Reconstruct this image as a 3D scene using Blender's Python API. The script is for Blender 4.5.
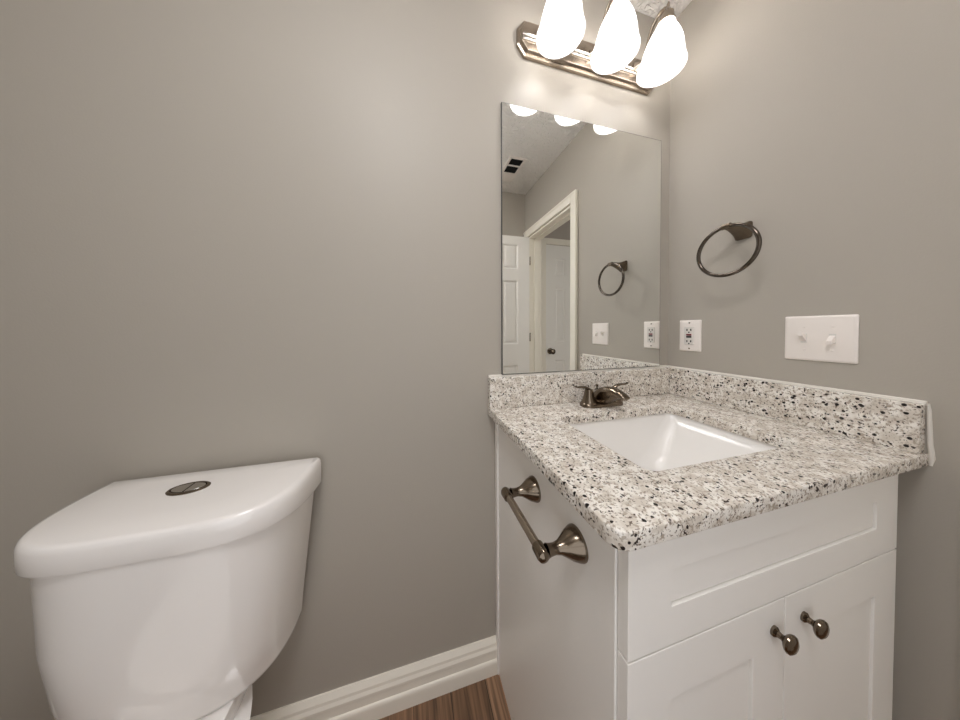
import bpy, bmesh, math, random
from mathutils import Vector, Matrix
S = bpy.context.scene
COL = S.collection
for o in list(bpy.data.objects):
    bpy.data.objects.remove(o)
PI = math.pi

# ------------------------------------------------------------------ camera, world, exposure
CAM = dict(f=243.6, loc=(-1.0372, -0.7745, 1.1807), yaw=14.469, pitch=-1.0035, roll=-0.2857, px=472.35, py=333.6)
def make_camera():
    y, p, r = [math.radians(CAM[k]) for k in ('yaw', 'pitch', 'roll')]
    F = Vector((math.sin(y)*math.cos(p), math.cos(y)*math.cos(p), math.sin(p)))
    R = Vector((math.cos(y), -math.sin(y), 0)); U = R.cross(F)
    R2 = R*math.cos(r) + U*math.sin(r); U2 = -R*math.sin(r) + U*math.cos(r)
    cd = bpy.data.cameras.new('camera'); c = bpy.data.objects.new('camera', cd); COL.objects.link(c)
    M = Matrix((R2, U2, -F)).transposed().to_4x4(); M.translation = Vector(CAM['loc'])
    c.matrix_world = M
    cd.sensor_fit = 'HORIZONTAL'; cd.sensor_width = 36.0
    cd.lens = CAM['f']/960*36.0
    cd.shift_x = (480-CAM['px'])/960; cd.shift_y = -(360-CAM['py'])/960
    cd.clip_start = 0.01
    S.camera = c
make_camera()
W = bpy.data.worlds.new('world'); S.world = W; W.use_nodes = True
W.node_tree.nodes['Background'].inputs[0].default_value = (1.0, 0.97, 0.93, 1)
W.node_tree.nodes['Background'].inputs[1].default_value = 0.3
S.view_settings.view_transform = 'Standard'; S.view_settings.look = 'None'
S.view_settings.gamma = 1.0; S.view_settings.use_curve_mapping = False
S.view_settings.exposure = 1.8
S.cycles.max_bounces = 14; S.cycles.diffuse_bounces = 8; S.cycles.glossy_bounces = 6
S.cycles.transmission_bounces = 8; S.cycles.sample_clamp_indirect = 4.0
BULB = 11.0          # strength of the three bulbs
SHADE_GLOW = 0.24
FILL_DOME = 5.0           # unseen fill light added over the middle of the room
FILL_WINDOW = 0.37      # made-up glowing window added as fill light behind the camera

# ------------------------------------------------------------------ materials
def srgb(r, g, b):
    f = lambda c: (c/255/12.92 if c/255 <= .04045 else ((c/255+.055)/1.055)**2.4)
    return (f(r), f(g), f(b), 1)
def mat(name, col, rough=.5, metal=0.0, spec=.5, coat=0.0, bump=None):
    m = bpy.data.materials.new(name); m.use_nodes = True
    nt = m.node_tree; b = nt.nodes['Principled BSDF']
    b.inputs['Base Color'].default_value = col; b.inputs['Roughness'].default_value = rough
    b.inputs['Metallic'].default_value = metal; b.inputs['Specular IOR Level'].default_value = spec
    b.inputs['Coat Weight'].default_value = coat; b.inputs['Coat Roughness'].default_value = .05
    if bump:
        sc, st, dist = bump
        tc = nt.nodes.new('ShaderNodeTexCoord'); n = nt.nodes.new('ShaderNodeTexNoise')
        n.inputs['Scale'].default_value = sc; n.inputs['Detail'].default_value = 4
        bp = nt.nodes.new('ShaderNodeBump'); bp.inputs['Strength'].default_value = st; bp.inputs['Distance'].default_value = dist
        nt.links.new(tc.outputs['Object'], n.inputs['Vector']); nt.links.new(n.outputs[0], bp.inputs['Height'])
        nt.links.new(bp.outputs[0], b.inputs['Normal'])
    return m
M = {}
M['wall'] = mat('greige_paint', srgb(177, 171, 161), .5, spec=.35, bump=(220, .12, .002))
M['hall_wall'] = mat('hall_paint', srgb(176, 168, 160), .6)
M['trim'] = mat('white_trim_paint', srgb(245, 240, 228), .35)
M['door'] = mat('white_door_paint', srgb(246, 244, 240), .4)
M['cab'] = mat('white_cabinet_paint', srgb(249, 247, 243), .33)
M['porcelain'] = mat('porcelain', srgb(246, 243, 240), .12, coat=.6)
M['sinkware'] = mat('sink_porcelain', srgb(240, 238, 235), .2, coat=.15)
M['plastic'] = mat('white_plastic', srgb(242, 235, 229), .3)
M['plastic_insert'] = mat('white_plastic_insert', srgb(228, 224, 218), .25)  # slightly darker white plastic for the outlet insert and toggle slots
M['black'] = mat('black_plastic', srgb(28, 26, 25), .4)
M['red'] = mat('red_button', srgb(120, 30, 40), .4)
M['nickel'] = mat('brushed_nickel', srgb(168, 156, 142), .24, metal=1)
M['nickel_dark'] = mat('dark_brushed_nickel', srgb(124, 112, 98), .17, metal=1)
M['ring_metal'] = mat('dark_polished_nickel', srgb(98, 90, 82), .1, metal=1)
M['chrome'] = mat('polished_chrome', srgb(190, 186, 180), .08, metal=1)
M['mirror'] = mat('mirror_silver', (.90, .91, .89, 1), 0.0, metal=1)
M['mirror_edge'] = mat('mirror_edge', srgb(45, 47, 44), .3)
M['caulk'] = mat('white_caulk_and_lit_top', srgb(228, 224, 216), .5)
M['dark_gap'] = mat('dark_interior', srgb(60, 52, 45), .8)
M['grille'] = mat('vent_dark', srgb(40, 40, 38), .7)

def ceiling_mat():
    m = mat('stomped_ceiling', srgb(243, 240, 236), .8)
    nt = m.node_tree; b = nt.nodes['Principled BSDF']
    tc = nt.nodes.new('ShaderNodeTexCoord')
    n = nt.nodes.new('ShaderNodeTexNoise'); n.inputs['Scale'].default_value = 22; n.inputs['Detail'].default_value = 5; n.inputs['Distortion'].default_value = 2.2
    bp = nt.nodes.new('ShaderNodeBump'); bp.inputs['Strength'].default_value = 1.0; bp.inputs['Distance'].default_value = .03
    nt.links.new(tc.outputs['Object'], n.inputs['Vector']); nt.links.new(n.outputs[0], bp.inputs['Height'])
    nt.links.new(bp.outputs[0], b.inputs['Normal'])
    return m
M['ceiling'] = ceiling_mat()

def granite_mat():
    m = bpy.data.materials.new('speckled_granite'); m.use_nodes = True
    nt = m.node_tree; N = nt.nodes; L = nt.links; b = N['Principled BSDF']
    b.inputs['Roughness'].default_value = .16; b.inputs['Specular IOR Level'].default_value = .5
    tc = N.new('ShaderNodeTexCoord')
    def noise(sc, det, dis=0.0, stretch=(1, 1, 1), off=0.0):
        mp = N.new('ShaderNodeMapping'); mp.inputs['Scale'].default_value = stretch; mp.inputs['Location'].default_value = (off, off*1.7, off*.6)
        n = N.new('ShaderNodeTexNoise'); n.inputs['Scale'].default_value = sc; n.inputs['Detail'].default_value = det; n.inputs['Distortion'].default_value = dis
        L.new(tc.outputs['Object'], mp.inputs[0]); L.new(mp.outputs[0], n.inputs['Vector']); return n.outputs[0]
    def ramp(v, a, c):
        r = N.new('ShaderNodeMapRange'); r.inputs['From Min'].default_value = a; r.inputs['From Max'].default_value = c
        r.interpolation_type = 'SMOOTHSTEP'; L.new(v, r.inputs['Value']); return r.outputs['Result']
    def mix(f, a, c):
        x = N.new('ShaderNodeMix'); x.data_type = 'RGBA'; L.new(f, x.inputs['Factor'])
        for s, v in ((6, a), (7, c)):
            if isinstance(v, tuple): x.inputs[s].default_value = v
            else: L.new(v, x.inputs[s])
        return x.outputs[2]
    c = mix(ramp(noise(42, 3), .40, .62), srgb(244, 240, 233), srgb(216, 208, 197))
    c = mix(ramp(noise(190, 4, .4, (1, 1, 1), 3.1), .51, .63), c, srgb(178, 167, 153))
    c = mix(ramp(noise(260, 3, .3, (1, 1, 1), 11.3), .61, .66), c, srgb(104, 90, 78))
    c = mix(ramp(noise(110, 3, .35, (1, 1, 1), 7.7), .635, .665), c, srgb(58, 48, 44))
    # round black mica specks of uneven size
    vo = N.new('ShaderNodeTexVoronoi'); vo.inputs['Scale'].default_value = 112; vo.inputs['Randomness'].default_value = 1.0
    L.new(tc.outputs['Object'], vo.inputs['Vector'])
    sep = N.new('ShaderNodeSeparateColor'); L.new(vo.outputs['Color'], sep.inputs[0])
    r0 = N.new('ShaderNodeMapRange'); r0.inputs['From Min'].default_value = .52; r0.inputs['From Max'].default_value = 1.0
    r0.inputs['To Min'].default_value = 0.0; r0.inputs['To Max'].default_value = .42; L.new(sep.outputs[0], r0.inputs['Value'])
    ls = N.new('ShaderNodeMath'); ls.operation = 'SUBTRACT'; L.new(r0.outputs[0], ls.inputs[0]); L.new(vo.outputs['Distance'], ls.inputs[1])
    c = mix(ramp(ls.outputs[0], 0.0, .06), c, srgb(34, 28, 27))
    L.new(c, b.inputs['Base Color'])
    return m
M['granite'] = granite_mat()

def floor_mat():
    m = bpy.data.materials.new('dark_wood_planks'); m.use_nodes = True
    nt = m.node_tree; N = nt.nodes; L = nt.links; b = N['Principled BSDF']; b.inputs['Roughness'].default_value = .45
    tc = N.new('ShaderNodeTexCoord')
    mp = N.new('ShaderNodeMapping'); mp.inputs['Rotation'].default_value = (0, 0, PI/2)
    L.new(tc.outputs['Object'], mp.inputs[0])
    br = N.new('ShaderNodeTexBrick'); br.inputs['Scale'].default_value = 1.0
    br.inputs['Brick Width'].default_value = 1.1; br.inputs['Row Height'].default_value = .115; br.inputs['Mortar Size'].default_value = .0012
    br.inputs['Color1'].default_value = srgb(158, 124, 96); br.inputs['Color2'].default_value = srgb(122, 92, 68); br.inputs['Mortar'].default_value = srgb(40, 30, 24)
    L.new(mp.outputs[0], br.inputs['Vector'])
    mp2 = N.new('ShaderNodeMapping'); mp2.inputs['Scale'].default_value = (60, 2.6, 1); L.new(tc.outputs['Object'], mp2.inputs[0])
    n = N.new('ShaderNodeTexNoise'); n.inputs['Scale'].default_value = 1.4; n.inputs['Detail'].default_value = 7; n.inputs['Distortion'].default_value = .6
    L.new(mp2.outputs[0], n.inputs['Vector'])
    r = N.new('ShaderNodeMapRange'); r.inputs['From Min'].default_value = .3; r.inputs['From Max'].default_value = .72
    r.inputs['To Min'].default_value = .35; r.inputs['To Max'].default_value = 1.55; L.new(n.outputs[0], r.inputs['Value'])
    x = N.new('ShaderNodeVectorMath'); x.operation = 'SCALE'; L.new(br.outputs[0], x.inputs[0]); L.new(r.outputs[0], x.inputs['Scale'])
    L.new(x.outputs[0], b.inputs['Base Color'])
    return m
M['floor'] = floor_mat()

def shade_mat():
    m = bpy.data.materials.new('frosted_glass_lit'); m.use_nodes = True
    nt = m.node_tree; N = nt.nodes; L = nt.links; N.remove(N['Principled BSDF']); out = N['Material Output']
    t = N.new('ShaderNodeBsdfTranslucent'); t.inputs[0].default_value = (.93, .92, .90, 1)
    d = N.new('ShaderNodeBsdfDiffuse'); d.inputs[0].default_value = (.9, .9, .88, 1)
    g = N.new('ShaderNodeBsdfGlossy'); g.inputs['Roughness'].default_value = .15
    e = N.new('ShaderNodeEmission'); e.inputs[0].default_value = (1, .975, .985, 1); e.inputs[1].default_value = SHADE_GLOW
    a = N.new('ShaderNodeMixShader'); a.inputs[0].default_value = .5; L.new(t.outputs[0], a.inputs[1]); L.new(d.outputs[0], a.inputs[2])
    c = N.new('ShaderNodeMixShader'); c.inputs[0].default_value = .05; L.new(a.outputs[0], c.inputs[1]); L.new(g.outputs[0], c.inputs[2])
    s = N.new('ShaderNodeAddShader'); L.new(c.outputs[0], s.inputs[0]); L.new(e.outputs[0], s.inputs[1]); 
    tr = N.new('ShaderNodeBsdfTransparent'); tr.inputs[0].default_value = (.95, .94, .92, 1)      # the bulb shows through the frosted glass
    k = N.new('ShaderNodeMixShader'); k.inputs[0].default_value = .40; L.new(s.outputs[0], k.inputs[1]); L.new(tr.outputs[0], k.inputs[2])
    L.new(k.outputs[0], out.inputs[0])
    return m
M['shade'] = shade_mat()
def emis(name, col, st):
    m = bpy.data.materials.new(name); m.use_nodes = True; N = m.node_tree.nodes; N.remove(N['Principled BSDF'])
    e = N.new('ShaderNodeEmission'); e.inputs[0].default_value = col; e.inputs[1].default_value = st
    m.node_tree.links.new(e.outputs[0], N['Material Output'].inputs[0]); return m
M['fill_pane'] = emis('fill_pane_emission', (1, 1, 1.03, 1), FILL_WINDOW)
M['dome'] = emis('fill_dome_emission', (1, .985, 1.0, 1), FILL_DOME)
M['bulb'] = emis('lit_bulb', (1, .97, .98, 1), BULB)

# ------------------------------------------------------------------ mesh helpers (all in world metres)
def box(bm, x0, x1, y0, y1, z0, z1):
    v = [bm.verts.new((x, y, z)) for x in (x0, x1) for y in (y0, y1) for z in (z0, z1)]
    for f in ((0, 1, 3, 2), (4, 6, 7, 5), (0, 4, 5, 1), (2, 3, 7, 6), (0, 2, 6, 4), (1, 5, 7, 3)):
        bm.faces.new([v[i] for i in f])
def loft(bm, rings, cap0=True, cap1=True, closed=True):
    R = [[bm.verts.new(p) for p in r] for r in rings]; n = len(R[0])
    for a, b in zip(R, R[1:]):
        for i in range(n if closed else n-1):
            j = (i+1) % n; bm.faces.new((a[i], a[j], b[j], b[i]))
    if cap0: bm.faces.new(R[0][::-1])
    if cap1: bm.faces.new(R[-1])
    return R
def frame(ax):
    ax = ax.normalized(); t = Vector((0, 0, 1)) if abs(ax.z) < .9 else Vector((1, 0, 0))
    u = ax.cross(t).normalized(); return u, ax.cross(u).normalized()
def lathe(bm, prof, o, ax, n=40, cap0=True, cap1=True):
    """prof: (distance along axis, radius)"""
    o = Vector(o); ax = Vector(ax).normalized(); u, w = frame(ax)
    loft(bm, [[o+ax*h+(u*math.cos(2*PI*i/n)+w*math.sin(2*PI*i/n))*r for i in range(n)] for h, r in prof], cap0, cap1)
def tube(bm, pts, r, n=14, closed=False, flat=1.0):
    pts = [Vector(p) for p in pts]; m = len(pts); rr = r if isinstance(r, (list, tuple)) else [r]*m
    T = []
    for i in range(m):
        a = pts[(i-1) % m] if closed or i else pts[0]; b = pts[(i+1) % m] if closed or i < m-1 else pts[-1]
        T.append((b-a).normalized())
    u, _ = frame(T[0]); rings = []
    for i in range(m):
        u = (u-T[i]*u.dot(T[i])).normalized(); w = T[i].cross(u)
        rings.append([pts[i]+(u*math.cos(2*PI*k/n)+w*flat*math.sin(2*PI*k/n))*rr[i] for k in range(n)])
    if closed:
        rings.append(rings[0]); loft(bm, rings, False, False); bmesh.ops.remove_doubles(bm, verts=bm.verts, dist=1e-6)
    else: loft(bm, rings)
def smooth_path(pts, k=8):
    pts = [Vector(p) for p in pts]; out = []
    P = [pts[0]*2-pts[1]]+pts+[pts[-1]*2-pts[-2]]
    for i in range(1, len(P)-2):
        a, b, c, d = P[i-1:i+3]
        for j in range(k):
            t = j/k
            out.append(.5*((2*b)+(c-a)*t+(2*a-5*b+4*c-d)*t*t+(3*b-a-3*c+d)*t**3))
    out.append(pts[-1]); return out
def rrect(x0, x1, y0, y1, r, n=8):
    o = []
    for cx, cy, a0 in ((x1-r, y1-r, 0), (x0+r, y1-r, PI/2), (x0+r, y0+r, PI), (x1-r, y0+r, 1.5*PI)):
        for i in range(n+1):
            a = a0+PI/2*i/n; o.append((cx+r*math.cos(a), cy+r*math.sin(a)))
    return o
def tag(o, label=None, cat=None, group=None, kind=None):
    if label: o['label'] = label
    if cat: o['category'] = cat
    if group: o['group'] = group
    if kind: o['kind'] = kind
    return o
ORG = {}
def empty(name, loc, label, cat, group=None):
    o = bpy.data.objects.new(name, None); o.empty_display_size = .05; o.location = loc; COL.objects.link(o); ORG[o] = Vector(loc)
    return tag(o, label, cat, group)
def obj(name, bm, m, parent=None, org=None, bevel=0.0, seg=2, smooth=True, angle=35, mats=None):
    bmesh.ops.recalc_face_normals(bm, faces=bm.faces)
    if parent is not None: o0 = ORG[parent]
    else: o0 = Vector(org) if org else Vector((0, 0, 0))
    for v in bm.verts: v.co -= o0
    me = bpy.data.meshes.new(name); bm.to_mesh(me); bm.free()
    for k in ([m] if not mats else mats): me.materials.append(k)
    o = bpy.data.objects.new(name, me); COL.objects.link(o); ORG[o] = o0
    if parent is not None: o.parent = parent
    else: o.location = o0
    if smooth:
        me.polygons.foreach_set('use_smooth', [True]*len(me.polygons))
        me.set_sharp_from_angle(angle=math.radians(angle))
    if bevel:
        b = o.modifiers.new('bevel', 'BEVEL'); b.width = bevel; b.segments = seg; b.limit_method = 'ANGLE'; b.angle_limit = math.radians(40)
        b.harden_normals = True
    return o
def B(): return bmesh.new()
def boxes(*bs):
    bm = B()
    for b in bs: box(bm, *b)
    return bm
def struct(name, bm, m, parent=None, **k):
    o = obj(name, bm, m, parent, **k)
    if parent is None: o['kind'] = 'structure'
    return o

# ------------------------------------------------------------------ the room
FZ = .018; HC = 2.41; XL = -2.15; YR = -1.30; T = .115
struct('floor', boxes((XL-.1, 1.7, -1.6, .75, -.06, FZ)), M['floor'], smooth=False)
struct('ceiling', boxes((XL-.1, 1.7, -1.6, .75, HC, HC+.06)), M['ceiling'], smooth=False)
struct('wall_back', boxes((XL-.1, T, 0, .1, 0, HC)), M['wall'], smooth=False)
struct('wall_left', boxes((XL-.1, XL, YR, 0, 0, HC)), M['wall'], smooth=False)
WX0, WX1, WZ0, WZ1 = -1.60, -.66, .3, 2.05     # rear wall opening for the added fill light, a made-up window
struct('wall_rear', boxes((XL-.1, WX0, YR-.1, YR, 0, HC), (WX1, 0, YR-.1, YR, 0, HC), (WX0, WX1, YR-.1, YR, 0, WZ0), (WX0, WX1, YR-.1, YR, WZ1, HC)), M['wall'], smooth=False)
w_ = struct('added_fill_window', boxes((WX0, WX0+.04, YR-.09, YR-.03, WZ0, WZ1), (WX1-.04, WX1, YR-.09, YR-.03, WZ0, WZ1), (WX0+.04, WX1-.04, YR-.09, YR-.03, WZ0, WZ0+.04), (WX0+.04, WX1-.04, YR-.09, YR-.03, WZ1-.04, WZ1), (WX0+.04, WX1-.04, YR-.085, YR-.035, 1.15, 1.19)), M['trim'], bevel=.003)
obj('fill_light_pane', boxes((WX0+.04, WX1-.04, YR-.066, YR-.06, WZ0+.04, WZ1-.04)), M['fill_pane'], w_, smooth=False)
DY0, DY1, DZ = -1.238, -.632, 2.0          # doorway in the right wall
struct('wall_right', boxes((0, T, DY1, 0, 0, HC), (0, T, DY0, DY1, DZ, HC), (0, T, -1.45, DY0, 0, HC)), M['wall'], smooth=False)
struct('wall_hall_rear', boxes((T, 1.7, -1.55, -1.45, 0, HC)), M['hall_wall'], smooth=False)
struct('wall_hall_far', boxes((1.6, 1.7, -1.45, .65, 0, HC)), M['hall_wall'], smooth=False)

def extrude_profile(bm, prof, x0, x1):
    """profile in (y, z), run along x"""
    loft(bm, [[(x, y, z) for y, z in prof] for x in (x0, x1)])
bb = [(0, FZ), (-.013, FZ), (-.013, .088), (-.0155, .092), (-.0155, .100), (-.012, .108), (-.011, .116), (-.006, .126), (-.004, .130), (0, .130)]
bm = B(); extrude_profile(bm, bb, XL, -.758)
base = struct('baseboard_back', bm, M['trim'], smooth=False)
sh = [(-.013, 0)]+[(-.013-.006*math.cos(a), .054+.012*math.sin(a)) for a in [i*PI/2/6 for i in range(7)]]
bm = B(); extrude_profile(bm, [(-.012, FZ), (-.019, FZ)]+sh[1:], XL, -.758)
obj('shoe_molding', bm, M['trim'], base, angle=50)
bm = B(); extrude_profile(bm, [(YR-y, z) for y, z in bb], XL, 0)
struct('baseboard_rear', bm, M['trim'], smooth=False)

# door casing in the bathroom and the jamb lining
cw = .058
cas = boxes((-.017, 0, DY1, DY1+cw, FZ, DZ+cw), (-.017, 0, DY0-cw, DY0, FZ, DZ+cw), (-.017, 0, DY0, DY1, DZ, DZ+cw))
trim = struct('trim_1', cas, M['trim'], bevel=.005)
obj('casing_bead', boxes((-.022, -.0165, DY1+cw-.016, DY1+cw, FZ, DZ+cw), (-.022, -.0165, DY0-cw, DY1+cw-.016, DZ+cw-.016, DZ+cw)), M['trim'], trim, bevel=.003)
obj('door_jamb', boxes((0, T, DY1-.016, DY1, FZ, DZ), (0, T, DY0, DY0+.016, FZ, DZ), (0, T, DY0, DY1, DZ-.016, DZ)), M['trim'], trim, bevel=.002)
obj('door_stop', boxes((.045, .08, DY1-.028, DY1-.016, FZ, DZ-.016), (.045, .08, DY0+.016, DY0+.028, FZ, DZ-.016), (.045, .08, DY0+.016, DY1-.016, DZ-.028, DZ-.016)), M['trim'], trim, bevel=.002)
obj('hall_casing', boxes((T, T+.017, DY1, DY1+cw, FZ, DZ+cw), (T, T+.017, DY0-cw, DY0, FZ, DZ+cw), (T, T+.017, DY0, DY1, DZ, DZ+cw)), M['trim'], trim, bevel=.004)

def panel_door(xs, zs, panels, yf, th):
    """face towards +y at yf; xs, zs grid lines; panels = set of (i, j) cells"""
    bm = B()
    def side(y, flip):
        V = [[bm.verts.new((x, y, z)) for z in zs] for x in xs]; fs = []
        for i in range(len(xs)-1):
            for j in range(len(zs)-1):
                f = [V[i][j], V[i+1][j], V[i+1][j+1], V[i][j+1]]
                fc = bm.faces.new(f if not flip else f[::-1])
                if (i, j) in panels: fs.append(fc)
        return V, fs
    A, fa = side(yf, True); Bk, fb = side(yf-th, False)
    nx, nz = len(xs)-1, len(zs)-1
    for i in range(nx):
        bm.faces.new((A[i][0], A[i+1][0], Bk[i+1][0], Bk[i][0])); bm.faces.new((A[i][nz], Bk[i][nz], Bk[i+1][nz], A[i+1][nz]))
    for j in range(nz):
        bm.faces.new((A[0][j], Bk[0][j], Bk[0][j+1], A[0][j+1])); bm.faces.new((A[nx][j], A[nx][j+1], Bk[nx][j+1], Bk[nx][j]))
    bmesh.ops.recalc_face_normals(bm, faces=bm.faces)
    bmesh.ops.inset_individual(bm, faces=fa+fb, thickness=.014, depth=-.009)
    bmesh.ops.inset_individual(bm, faces=fa+fb, thickness=.006, depth=0)
    bmesh.ops.inset_individual(bm, faces=fa+fb, thickness=.022, depth=.006)
    return bm
zsd = [FZ+.01, .24, .865, 1.05, 1.60, 1.70, 1.912, 1.985]
PAN = {(1, 1), (3, 1), (1, 3), (3, 3), (1, 5), (3, 5)}
d1 = struct('door_1', panel_door([-.606, -.50, -.355, -.262, -.117, -.010], zsd, PAN, -1.202, .035), M['door'], smooth=False)
for zz in (1.78, 1.11, .3):
    bm = B(); lathe(bm, [(0, .0045), (.075, .0045)], (-.004, -1.199, zz-.0375), (0, 0, 1), 12)
    box(bm, -.0095, -.008, -1.236, -1.203, zz-.0375, zz+.0375)
    obj('hinge', bm, M['nickel'], d1)
def door_knob(bm, p, ax):
    lathe(bm, [(0, .031), (.006, .031), (.010, .014), (.030, .011), (.036, .018), (.046, .026), (.058, .027), (.066, .02), (.070, .006)], p, ax, 32)
bm = B(); door_knob(bm, (-.545, -1.202, .95), (0, 1, 0)); obj('door_knob', bm, M['nickel_dark'], d1)
HX0, HX1 = .299, .909
d2 = struct('door_2', panel_door([HX0, HX0+.103, HX0+.22, HX1-.22, HX1-.103, HX1], [FZ+.01, .2, .862, 1.045, 1.598, 1.725, 1.902, 2.03], PAN, -1.44, .02), M['door'], smooth=False)
bm = B(); door_knob(bm, (.345, -1.44, .956), (0, 1, 0)); tag(obj('door_knob', bm, M['nickel_dark'], d2), 'dark nickel door knob')
hc = boxes((HX0-.06, HX0-.003, -1.45, -1.432, FZ, 2.095), (HX1+.003, HX1+.06, -1.45, -1.432, FZ, 2.095), (HX0-.003, HX1+.003, -1.45, -1.432, 2.035, 2.095))
struct('trim_2', hc, M['trim'], bevel=.004)

# ------------------------------------------------------------------ vanity cabinet
CX0, CX1 = -.755, -.062; ZC = .919; TH = .026; ZB = ZC-TH; YF = -.512; YB = -.493
cab = empty('vanity_cabinet', (-.41, -.25, FZ), 'white shaker vanity cabinet with two doors under the granite countertop', 'cabinet')
bm = boxes((CX0, CX0+.016, YB, -.002, FZ, ZB), (CX1-.016, CX1, YB, -.002, FZ, ZB), (CX0+.016, CX1-.016, -.014, -.002, .1, ZB-.2),
           (CX0+.016, CX1-.016, YB, -.014, .1, .116), (CX0+.016, CX0+.05, YB, YB+.018, .1, ZB), (CX1-.05, CX1-.016, YB, YB+.018, .1, ZB),
           (CX0+.05, CX1-.05, YB, YB+.018, ZB-.03, ZB), (CX0+.05, CX1-.05, YB, YB+.018, .7, .735))
obj('carcass', bm, M['cab'], cab, bevel=.0012)
obj('toe_kick', boxes((CX0+.016, CX1-.016, YB+.055, YB+.067, FZ, .1)), M['cab'], cab, bevel=.001)
obj('scribe_strip', boxes((CX0-.006, CX0, -.022, -.0015, FZ, ZB)), M['cab'], cab, bevel=.002)
def shaker(x0, x1, z0, z1, st, rail):
    bm = B(); y0, y1 = YF, YB-.0015
    xs = [x0, x0+st, x1-st, x1]; zs = [z0, z0+rail, z1-rail, z1]
    V = [[bm.verts.new((x, y0, z)) for z in zs] for x in xs]
    for i in range(3):
        for j in range(3):
            if (i, j) != (1, 1): bm.faces.new((V[i][j], V[i+1][j], V[i+1][j+1], V[i][j+1]))
    p = [V[1][1], V[2][1], V[2][2], V[1][2]]
    for dep, g in ((.0155, 0), (.0155, .003), (.003, .003)):       # frame edge, groove, recessed panel
        q = [bm.verts.new((x, y0+dep, z)) for x, z in ((xs[1]+g, zs[1]+g), (xs[2]-g, zs[1]+g), (xs[2]-g, zs[2]-g), (xs[1]+g, zs[2]-g))]
        for i in range(4): bm.faces.new((p[i], p[(i+1) % 4], q[(i+1) % 4], q[i]))
        p = q
    bm.faces.new(p)
    r = [bm.verts.new((x, y1, z)) for x, z in ((x0, z0), (x1, z0), (x1, z1), (x0, z1))]
    bm.faces.new(r[::-1])
    bm.faces.new([V[i][0] for i in range(4)]+[r[1], r[0]]); bm.faces.new([V[i][3] for i in (3, 2, 1, 0)]+[r[3], r[2]])
    bm.faces.new([V[0][j] for j in (3, 2, 1, 0)]+[r[0], r[3]]); bm.faces.new([V[3][j] for j in range(4)]+[r[2], r[1]])
    return bm
obj('drawer_front', shaker(CX0+.003, CX1, .7225, ZB-.004, .078, .056), M['cab'], cab, bevel=.0008)
XM = -.419
def knob(bm, x, z):
    prof = [(0, .0085), (.003, .0085), (.006, .0052), (.010, .0046), (.0125, .006), (.0145, .0105), (.017, .014), (.0195, .0152), (.022, .0145), (.0245, .010), (.0255, .004)]
    lathe(bm, prof, (x, YF, z), (0, -1, 0), 32)
for x0, x1, kx, s in ((CX0+.003, XM-.0012, -.449, 'left'), (XM+.0012, CX1, -.369, 'right')):
    dr = obj('cabinet_door', shaker(x0, x1, .112, .7195, .078, .078), M['cab'], cab, bevel=.0008)
    bm = B(); knob(bm, kx, .672); tag(obj('knob', bm, M['nickel_dark'], dr), 'round brushed nickel knob')

# ------------------------------------------------------------------ granite top
WT, DT, SS, ST = .785, .527, .1025, .025
SX0, SX1, SY0, SY1 = -.615, -.183, -.430, -.145
top = empty('granite_countertop', (-.39, -.26, ZB), 'speckled white granite countertop with backsplash and sink cutout', 'countertop')
def slab_mesh():
    cu = bpy.data.curves.new('tmp', 'CURVE'); cu.dimensions = '2D'; cu.fill_mode = 'BOTH'
    bv = .0022
    def spl(pts):
        s = cu.splines.new('POLY'); s.points.add(len(pts)-1); s.use_cyclic_u = True
        for p, q in zip(s.points, pts): p.co = (q[0], q[1], 0, 1)
    out = []
    x0, x1, y0, y1 = -WT+bv, -.001-bv, -DT+bv, -.001-bv; r = .022
    out = [(x1, y1), (x0, y1)]+[(x0+r+r*math.cos(PI+PI/2*i/8), y0+r+r*math.sin(PI+PI/2*i/8)) for i in range(9)]+[(x1, y0)]
    spl(out)
    spl(rrect(SX0-bv, SX1+bv, SY0-bv, SY1+bv, .024, 8)[::-1])
    cu.extrude = TH/2-bv; cu.bevel_depth = bv; cu.bevel_resolution = 2
    o = bpy.data.objects.new('tmp', cu); COL.objects.link(o)
    dg = bpy.context.evaluated_depsgraph_get(); me = bpy.data.meshes.new_from_object(o.evaluated_get(dg))
    bm = B(); bm.from_mesh(me); bpy.data.objects.remove(o); bpy.data.curves.remove(cu); bpy.data.meshes.remove(me)
    for v in bm.verts: v.co.z += ZC-TH/2
    bmesh.ops.remove_doubles(bm, verts=bm.verts, dist=1e-5)
    return bm
obj('countertop_slab', slab_mesh(), M['granite'], top, angle=30)
obj('backsplash', boxes((-WT, -.001, -ST, -.001, ZC, ZC+SS)), M['granite'], top, bevel=.002)
obj('side_splash', boxes((-ST, -.001, -DT+.004, -ST-.0005, ZC, ZC+SS)), M['granite'], top, bevel=.002)
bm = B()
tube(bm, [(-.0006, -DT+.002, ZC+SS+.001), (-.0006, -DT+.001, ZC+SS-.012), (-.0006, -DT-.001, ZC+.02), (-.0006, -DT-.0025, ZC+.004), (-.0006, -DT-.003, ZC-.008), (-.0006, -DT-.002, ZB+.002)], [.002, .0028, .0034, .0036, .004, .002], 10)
tube(bm, [(-.001, -.004, ZC+SS+.0008), (-.001, -DT+.003, ZC+SS+.0008)], .0055, 8)  # both top beads widened, painting the light on the splash top as white
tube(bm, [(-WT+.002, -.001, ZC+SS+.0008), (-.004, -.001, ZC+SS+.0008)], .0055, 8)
tag(obj('caulk_and_lit_top', bm, M['caulk'], top), 'smeared white caulk bead along the wall, widened to paint the lit splash top')

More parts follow.
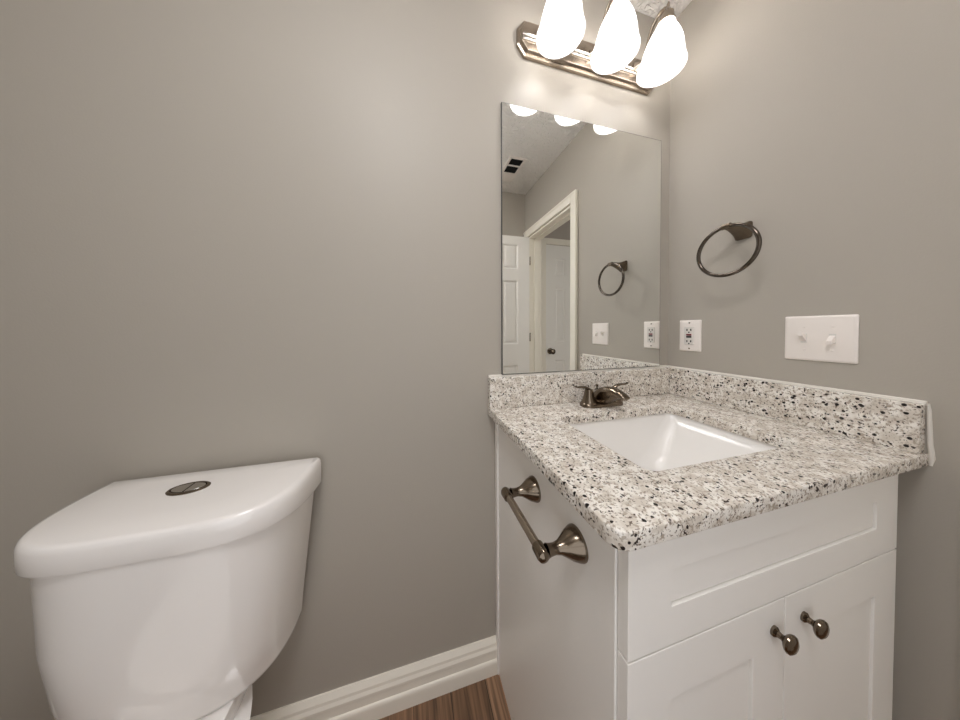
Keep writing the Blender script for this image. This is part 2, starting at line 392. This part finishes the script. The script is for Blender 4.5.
# ------------------------------------------------------------------ sink
sink = empty('bathroom_sink', (-.399, -.288, .74), 'white rectangular undermount sink sunk into the granite countertop', 'sink')
cx, cy = (SX0+SX1)/2, (SY0+SY1)/2
def ring(hx, hy, r, z, dy=0.0):
    return [(x, y+dy, z) for x, y in rrect(cx-hx, cx+hx, cy-hy, cy+hy, r, 8)]
prof = [(.232, .158, .05, ZB-.0005), (.221, .148, .026, ZB-.0005), (.219, .146, .027, ZB-.006), (.2155, .143, .03, .878), (.201, .138, .036, .862), (.165, .129, .046, .832),
        (.128, .118, .056, .799), (.105, .109, .062, .780), (.088, .099, .062, .768), (.068, .085, .055, .760), (.03, .04, .028, .7555), (.022, .022, .0215, .755)]
outer = [(.022, .022, .0215, .741), (.07, .1, .045, .744), (.12, .128, .05, .775), (.205, .152, .05, .85), (.232, .158, .05, .875)]
bm = B(); R = loft(bm, [ring(*p) for p in outer+prof], False, False)
n = len(R[0])
for i in range(n): bm.faces.new((R[-1][i], R[-1][(i+1) % n], R[0][(i+1) % n], R[0][i]))
obj('basin', bm, M['sinkware'], sink, angle=50)
bm = B(); lathe(bm, [(-.03, .019), (0, .0195), (.003, .027), (.0045, .0275), (.0045, .018), (.001, .016)], (cx, cy, .7552), (0, 0, 1), 32)
lathe(bm, [(0, .013), (.006, .013), (.009, .0105), (.010, .004)], (cx, cy, .756), (0, 0, 1), 24)
obj('drain', bm, M['nickel'], sink)

# ------------------------------------------------------------------ faucet
FX, FY = -.40, -.078
ZC += .0006
fau = empty('bathroom_faucet', (FX, FY, ZC), 'brushed nickel two-handle faucet on the countertop behind the sink', 'faucet')
bm = B()
st_ = [(.080, .0275, 0), (.080, .0275, .006), (.077, .025, .011), (.070, .019, .0145)]
loft(bm, [[(FX+x, FY+y, ZC+z) for x, y in rrect(-hx, hx, -hy, hy, hy*.98, 12)] for hx, hy, z in st_])
obj('base_plate', bm, M['nickel_dark'], fau)
bm = B(); rings = []
sp = [(.024, .004, .026, .017), (.018, .004, .046, .023), (.003, .004, .058, .024), (-.016, .006, .067, .022), (-.036, .014, .0715, .020), (-.056, .030, .071, .018), (-.076, .040, .066, .0168), (-.092, .0435, .059, .0155), (-.101, .044, .0535, .0125), (-.104, .046, .0505, .006)]
for dy, za, zb, hw in sp:
    rings.append([(FX+hw*math.copysign(abs(math.cos(a))**.8, math.cos(a)), FY+dy, ZC+(za+zb)/2+(zb-za)/2*math.sin(a)) for a in [2*PI*i/28 for i in range(28)]])
loft(bm, rings)
obj('spout', bm, M['nickel_dark'], fau, angle=60)
bm = B(); lathe(bm, [(0, .0095), (.009, .0095), (.009, .007), (.002, .007)], (FX, FY-.088, ZC+.046), (0, -.3, -1), 24); obj('aerator', bm, M['nickel'], fau)
for s in (-1, 1):
    hx = FX+s*.051
    bm = B(); lathe(bm, [(.008, .025), (.014, .0245), (.020, .021), (.034, .0165), (.046, .0145), (.053, .0135), (.057, .0115), (.0595, .006)], (hx, FY, ZC), (0, 0, 1), 32)
    h = obj('handle', bm, M['nickel_dark'], fau)
    bm = B(); pts = smooth_path([(hx-s*.002, FY, ZC+.055), (hx+s*.012, FY-.001, ZC+.063), (hx+s*.030, FY-.002, ZC+.066), (hx+s*.046, FY-.003, ZC+.0665), (hx+s*.056, FY-.003, ZC+.070)], 5)
    tube(bm, pts, [.0085-.0035*i/(len(pts)-1) for i in range(len(pts))], 12, flat=.55)
    obj('lever', bm, M['nickel_dark'], h)
bm = B(); lathe(bm, [(0, .0025), (.045, .0025), (.047, .0045), (.053, .0045), (.055, .002)], (FX, FY+.021, ZC+.012), (0, 0, 1), 12); obj('lift_rod', bm, M['nickel_dark'], fau)

ZC -= .0006
# ------------------------------------------------------------------ paper holder on the cabinet side
hold = empty('paper_holder', (CX0, -.337, .805), 'empty brushed nickel bar holder on the left side of the vanity cabinet', 'paper holder')
HZ = .805; HXc = -.826
for yy in (-.262, -.412):
    bm = B()
    lathe(bm, [(0, .0275), (.003, .0275), (.006, .0265), (.016, .0225), (.026, .016), (.036, .0105), (.046, .0085), (.054, .0092), (.060, .0105)], (CX0, yy, HZ), (-1, 0, 0), 36)
    obj('post', bm, M['nickel_dark'], hold)
    bm = B(); s = 1 if yy > -.3 else -1
    lathe(bm, [(-.012, .0105), (.006, .0112), (.011, .0095), (.014, .005), (.0148, .001)], (HXc, yy, HZ), (0, s, 0), 28)
    obj('post_cap', bm, M['nickel_dark'], hold)
bm = B(); lathe(bm, [(0, .0075), (.15, .0075)], (HXc, -.412, HZ), (0, 1, 0), 24); obj('bar', bm, M['nickel'], hold)

# ------------------------------------------------------------------ mirror
MX0, MX1, MZ0, MZ1 = -.736, -.053, ZC+SS+.006, 1.932
bm = boxes((MX0, MX1, -.0075, -.0005, MZ0, MZ1))
fr = [f for f in bm.faces if f.calc_center_median().y < -.007]
bmesh.ops.recalc_face_normals(bm, faces=bm.faces)
bmesh.ops.inset_individual(bm, faces=fr, thickness=.0022, depth=.0004)
for f in bm.faces: f.material_index = 0 if f in fr else 1
mir = obj('wall_mirror', bm, None, None, (-.395, 0, MZ0), smooth=False, mats=[M['mirror'], M['mirror_edge']])
tag(mir, 'frameless rectangular mirror on the wall above the backsplash', 'mirror')

# ------------------------------------------------------------------ vanity light
LX = [-.587, -.387, -.194]; LY = -.112; LZ = 2.069
lamp = empty('vanity_light', (-.387, 0, 2.15), 'three-light brushed nickel vanity fixture on the wall above the mirror', 'light fixture')
bm = B()
PX0, PX1, PZ0, PZ1, ch = -.680, -.094, 2.100, 2.216, .032
def octo(ins, y):
    a, b, c, d = PX0+ins, PX1-ins, PZ0+ins, PZ1-ins; k = ch-ins*.4
    return [(a+k*.8, y, c), (b-k*.8, y, c), (b, y, c+k), (b, y, d-k), (b-k*.8, y, d), (a+k*.8, y, d), (a, y, d-k), (a, y, c+k)]
loft(bm, [octo(0, -.0005), octo(0, -.010), octo(.004, -.0125), octo(.008, -.0125), octo(.012, -.020), octo(.014, -.021)])
obj('back_plate', bm, M['nickel'], lamp, smooth=False)
bm = B()
for dz in (-.0075, .0075): tube(bm, [(PX0+.014, -.022, 2.151+dz), (PX1-.014, -.022, 2.151+dz)], .0035, 10)
box(bm, PX0+.014, PX1-.014, -.0225, -.0205, 2.146, 2.156)
obj('ridge', bm, M['chrome'], lamp)
AX = Vector((.03, -.10, 1)).normalized()
for x in LX:
    N_ = Vector((x, LY, LZ))+AX*.14
    bm = B()
    lathe(bm, [(0, .021), (.006, .021), (.011, .016), (.018, .010), (.022, .007)], (x, -.021, 2.164), (0, -1, 0), 28)
    tube(bm, smooth_path([(x, -.036, 2.164), (x, -.050, 2.172), (x, -.062, 2.200), (x, -.078, 2.244), (N_.x, -.100, 2.266), (N_.x, N_.y+.004, 2.262), tuple(N_+AX*.03)], 6), .0055, 14)
    obj('arm', bm, M['nickel'], lamp)
    bm = B(); lathe(bm, [(0, .0265), (.004, .0265), (.008, .0225), (.030, .019), (.036, .013), (.044, .009), (.050, .0055), (.062, .0045), (.067, .0025)], tuple(N_-AX*.003), tuple(AX), 28); obj('socket_cup', bm, M['nickel'], lamp)
    out = [(.000, .0700), (.004, .0702), (.012, .0672), (.024, .0635), (.040, .0600), (.058, .0565), (.076, .0520), (.094, .0452), (.110, .0372), (.124, .0298), (.134, .0255), (.142, .0235)]
    inn = [(h, r-.0032) for h, r in out[::-1]]
    bm = B(); lathe(bm, out+inn+[out[0]], (x, LY, LZ), tuple(AX), 48, False, False); bmesh.ops.remove_doubles(bm, verts=bm.verts, dist=1e-6)
    obj('glass_shade', bm, M['shade'], lamp, angle=70)
    bm = B(); lathe(bm, [(0, .004), (.003, .014), (.010, .0225), (.022, .0275), (.034, .0285), (.046, .026), (.060, .019), (.072, .0135), (.09, .0125)], tuple(Vector((x, LY, LZ))+AX*.048), tuple(AX), 28)
    obj('light_bulb', bm, M['bulb'], lamp, angle=70)

# ------------------------------------------------------------------ towel ring
tr = empty('towel_ring', (0, -.233, 1.492), 'brushed nickel towel ring on the right wall above the light switch', 'towel ring')
bm = B()
def sq(hy, hz, x, dz=0): return [(x, -.233+y, 1.490+dz+z) for y, z in rrect(-hy, hy, -hz, hz, min(hy, hz)*.35, 5)]
loft(bm, [sq(.021, .026, -.0005), sq(.021, .026, -.004), sq(.019, .024, -.008), sq(.013, .017, -.026), sq(.0095, .0125, -.045, .003), sq(.008, .0095, -.062, .006), sq(.008, .008, -.074, .007)])
obj('mount', bm, M['nickel_dark'], tr, angle=40)
bm = B(); lathe(bm, [(-.013, .004), (-.011, .0085), (.011, .0085), (.013, .004)], (-.080, -.233, 1.497), (0, 1, 0), 24); obj('knuckle', bm, M['nickel_dark'], tr)
bm = B(); tube(bm, [(-.080, -.233+.0745*math.sin(a), 1.4215+.0755*math.cos(a)) for a in [2*PI*i/72 for i in range(72)]], .0056, 14, closed=True)
obj('ring', bm, M['ring_metal'], tr)

# ------------------------------------------------------------------ outlet and switch
def wall_plate(y0, y1, z0, z1):
    bm = B(); loft(bm, [[(x, a, b) for a, b in rrect(y0+i, y1-i, z0+i, z1-i, .003, 3)] for x, i in ((-.0003, 0), (-.003, 0), (-.0058, .0035), (-.0064, .005))])
    return bm
oy, oz = -.0835, 1.1525
out = empty('wall_outlet', (0, oy, oz), 'white outlet plate with red button on the right wall beside the mirror', 'outlet')
obj('cover_plate', wall_plate(oy-.0365, oy+.0365, oz-.059, oz+.059), M['plastic'], out)
r = obj('receptacle', boxes((-.0088, -.006, oy-.0165, oy+.0165, oz-.0335, oz+.0335)), M['plastic_insert'], out, bevel=.001)
obj('test_button', boxes((-.0105, -.0086, oy-.0085, oy+.0085, oz+.0005, oz+.0065)), M['red'], r, bevel=.0006)['label'] = 'red test button'
obj('reset_button', boxes((-.0105, -.0086, oy-.0085, oy+.0085, oz-.0075, oz-.0015)), M['black'], r, bevel=.0006)['label'] = 'black reset button'
for s in (1, -1):
    zz = oz+s*.0215
    bm = boxes((-.00895, -.0085, oy-.0085, oy-.0045, zz-.0035, zz+.0045), (-.00895, -.0085, oy+.0045, oy+.0085, zz-.0035, zz+.0045))
    lathe(bm, [(0, .0026), (.0005, .0026)], (-.0085, oy, zz-s*.0 - .0085), (-1, 0, 0), 14)
    obj('socket_slots', bm, M['black'], r)
for zz in (oz+.0485, oz-.0485):
    bm = B(); lathe(bm, [(0, .003), (.001, .003), (.0014, .002)], (-.006, oy, zz), (-1, 0, 0), 16); obj('screw', bm, M['nickel'], out)
sy, sz = -.3845, 1.1525
sw = empty('light_switch', (0, sy, sz), 'white double toggle light switch on the right wall below the towel ring', 'light switch')
obj('cover_plate', wall_plate(sy-.0585, sy+.0585, sz-.0595, sz+.0595), M['plastic'], sw)
for yy, up in ((sy+.023, 1), (sy-.023, -1)):
    bm = B(); box(bm, -.0072, -.006, yy-.0055, yy+.0055, sz-.0125, sz+.0125); obj('toggle_slot', bm, M['plastic_insert'], sw, bevel=.0005)
    bm = B()
    loft(bm, [[(-.006, yy+a, sz+b) for a, b in ((-.005, -.009), (.005, -.009), (.005, .009), (-.005, .009))],
              [(-.0225, yy+a, sz+up*.010+b) for a, b in ((-.0042, -.0042), (.0042, -.0042), (.0042, .0042), (-.0042, .0042))]])
    obj('toggle', bm, M['plastic'], sw, bevel=.001)
    for zz in (sz+.030, sz-.030):
        bm = B(); lathe(bm, [(0, .0032), (.001, .0032), (.0016, .002)], (-.006, yy, zz), (-1, 0, 0), 16); obj('screw', bm, M['plastic'], sw)

# ------------------------------------------------------------------ toilet
TX = -1.5
toi = empty('toilet', (TX, -.35, FZ), 'white two-piece toilet with dual-flush button against the back wall', 'toilet')
def dee(hw, dep, z, yb=-.022, nexp=2.6, n=64, zf=None, cx=None):
    """D outline: flat at the wall, rounded in front"""
    pts = []
    for i in range(n+1):
        a = PI*i/n; c, s = math.cos(a), math.sin(a)
        x = math.copysign(abs(c)**(2/nexp), c)*hw; y = abs(s)**(2/nexp)*dep
        zz = z if zf is None else z+(zf-z)*(y/dep if dep else 0)
        pts.append(((TX if cx is None else cx)+x, yb-y, zz))
    return pts
bm = B()
LO = TX-.012
loft(bm, [dee(.178, .159, .4055, -.024, 2.6, cx=LO), dee(.1805, .1625, .4075, -.023, 2.6, cx=LO), dee(.1815, .165, .414, nexp=2.6, cx=LO), dee(.1855, .180, .46, nexp=3.0, cx=LO), dee(.191, .190, .51, nexp=3.2, cx=LO), dee(.200, .200, .62, nexp=3.3, cx=TX-.009), dee(.2055, .2045, .72, nexp=3.3, cx=TX-.0035), dee(.209, .207, .80, nexp=3.3)])
obj('tank', bm, M['porcelain'], toi, angle=50)
bm = B()
def lidr(hw, dep, z, yb, zf=None): return dee(hw, dep, z, yb, 3.6, zf=zf)
loft(bm, [lidr(.211, .205, .757, -.018, .784), lidr(.2185, .2145, .755, -.0165, .782), lidr(.2205, .2165, .759, -.016, .786), lidr(.2205, .2165, .806, -.016), lidr(.2195, .2155, .8175, -.0165), lidr(.2165, .2125, .8245, -.0175), lidr(.212, .208, .828, -.019), lidr(.205, .2, .8295, -.022), lidr(.12, .12, .8312, -.05)])
lid = obj('tank_lid', bm, M['porcelain'], toi, angle=60)
bm = B(); BX, BY, BZ = -1.514, -.100, .8305
def ell(rx, ry, z, n=36): return [(BX+rx*math.cos(2*PI*i/n), BY+ry*math.sin(2*PI*i/n), BZ+z) for i in range(n)]
loft(bm, [ell(.037, .0235, -.003), ell(.037, .0235, .002), ell(.0345, .021, .0038), ell(.0315, .018, .0038), ell(.0305, .017, .001)])
fb = obj('flush_button', bm, M['nickel_dark'], lid); fb['label'] = 'oval chrome dual-flush button'
for s in (-1, 1):
    bm = B()
    arc = [(BX+.0295*math.cos(a), BY+.016*math.sin(a)) for a in [-PI/2+PI*i/16 for i in range(17)]] if s > 0 else [(BX+.0295*math.cos(a), BY+.016*math.sin(a)) for a in [PI/2+PI*i/16 for i in range(17)]]
    arc = [(x+s*.0012 if abs(x-BX) < .002 else x, y) for x, y in arc]
    loft(bm, [[(x, y, BZ+z) for x, y in arc] for z in (.0012, .0042)])
    obj('button_half', bm, M['chrome'], fb, bevel=.0012)
def oval(hx, y0, y1, z, n=48, e=2.2):
    yc, hy = (y0+y1)/2, (y1-y0)/2
    o = []
    for i in range(n):
        a = 2*PI*i/n; c, s = math.cos(a), math.sin(a)
        o.append((TX+math.copysign(abs(c)**(2/e), c)*hx, yc+math.copysign(abs(s)**(2/e), s)*hy, z))
    return o
bm = B()
loft(bm, [oval(.105, -.60, -.07, FZ), oval(.105, -.60, -.07, FZ+.02), oval(.095, -.57, -.08, .10), oval(.100, -.59, -.07, .20), oval(.125, -.66, -.055, .30), oval(.150, -.70, -.05, .35, e=2.4)]) 
obj('pedestal', bm, M['porcelain'], toi, angle=60)
bm = B()
loft(bm, [oval(.085, -.30, -.06, .30, e=5), oval(.093, -.30, -.05, .36, e=6), oval(.099, -.30, -.04, .403, e=6), oval(.098, -.30, -.041, .405, e=6)])
obj('tank_deck', bm, M['porcelain'], toi, angle=40)
bm = B(); 
R1 = [oval(.150, -.70, -.23, .33), oval(.178, -.728, -.225, .375), oval(.180, -.73, -.225, .39), oval(.175, -.725, -.23, .395), oval(.13, -.675, -.29, .393), oval(.12, -.66, -.30, .36), oval(.08, -.58, -.34, .24), oval(.04, -.5, -.4, .20)]
loft(bm, R1); obj('bowl', bm, M['porcelain'], toi, angle=60)
bm = B(); R2 = [oval(.178, -.728, -.25, .397), oval(.181, -.732, -.248, .406), oval(.178, -.728, -.25, .414), oval(.115, -.66, -.315, .414), oval(.11, -.655, -.32, .405), oval(.115, -.66, -.315, .397)]
R2.append(R2[0]); loft(bm, R2, False, False); bmesh.ops.remove_doubles(bm, verts=bm.verts, dist=1e-6); obj('seat', bm, M['plastic'], toi, angle=50)
bm = B(); loft(bm, [oval(.178, -.728, -.25, .416), oval(.182, -.733, -.246, .424), oval(.178, -.728, -.25, .432), oval(.13, -.68, -.29, .436)]); obj('seat_cover', bm, M['plastic'], toi, angle=50)
for s in (-1, 1):
    bm = B(); lathe(bm, [(0, .016), (.03, .016), (.036, .012)], (TX+s*.075, -.232, .395), (0, 0, 1), 20); obj('seat_hinge', bm, M['plastic'], toi)

# ------------------------------------------------------------------ ceiling vent
VX0, VX1, VY0, VY1 = -.335, -.205, -1.14, -.862
ven = empty('ceiling_vent', ((VX0+VX1)/2, (VY0+VY1)/2, HC), 'white ceiling vent with dark louvres seen in the mirror', 'vent')
bm = B()
q = .018; z0, z1 = HC-.008, HC-.0005; ym = [VY1, VY1-q, VY1-.085, VY1-.097, VY1-.175, VY0]
for b in ((VX0, VX1, ym[1], ym[0]), (VX0, VX0+q, ym[4], ym[1]), (VX1-q, VX1, ym[4], ym[1]), (VX0+q, VX1-q, ym[3], ym[2]), (VX0, VX1, ym[5], ym[4])):
    box(bm, b[0], b[1], b[2], b[3], z0, z1)
obj('vent_frame', bm, M['plastic'], ven, bevel=.001)
for a, b in ((ym[2], ym[1]), (ym[4], ym[3])):
    obj('duct_opening', boxes((VX0+q, VX1-q, a, b, HC-.002, HC-.0006)), M['grille'], ven, smooth=False)
    bm = B(); k = 5
    for i in range(k):
        y = a+(b-a)*(i+.5)/k
        loft(bm, [[(x, y-.005, HC-.003), (x, y-.0042, HC-.003), (x, y+.003, HC-.008), (x, y+.0022, HC-.008)] for x in (VX0+q, VX1-q)])
    obj('louvre', bm, M['grille'], ven, smooth=False)

# ------------------------------------------------------------------ made-up fill light added under the ceiling, out of view
CLX, CLY = -1.12, -.86
cl = empty('added_fill_light', (CLX, CLY, HC), 'unseen fill light added as a round glowing dome above the middle of the room', 'fill light')
bm = B(); lathe(bm, [(.0005, .275), (.018, .275), (.026, .268), (.026, .258)], (CLX, CLY, HC), (0, 0, -1), 48); obj('pan', bm, M['nickel'], cl)
bm = B(); lathe(bm, [(.027, .258), (.05, .246), (.08, .205), (.100, .14), (.110, .07), (.113, .005)], (CLX, CLY, HC), (0, 0, -1), 48); obj('dome', bm, M['dome'], cl, angle=70)
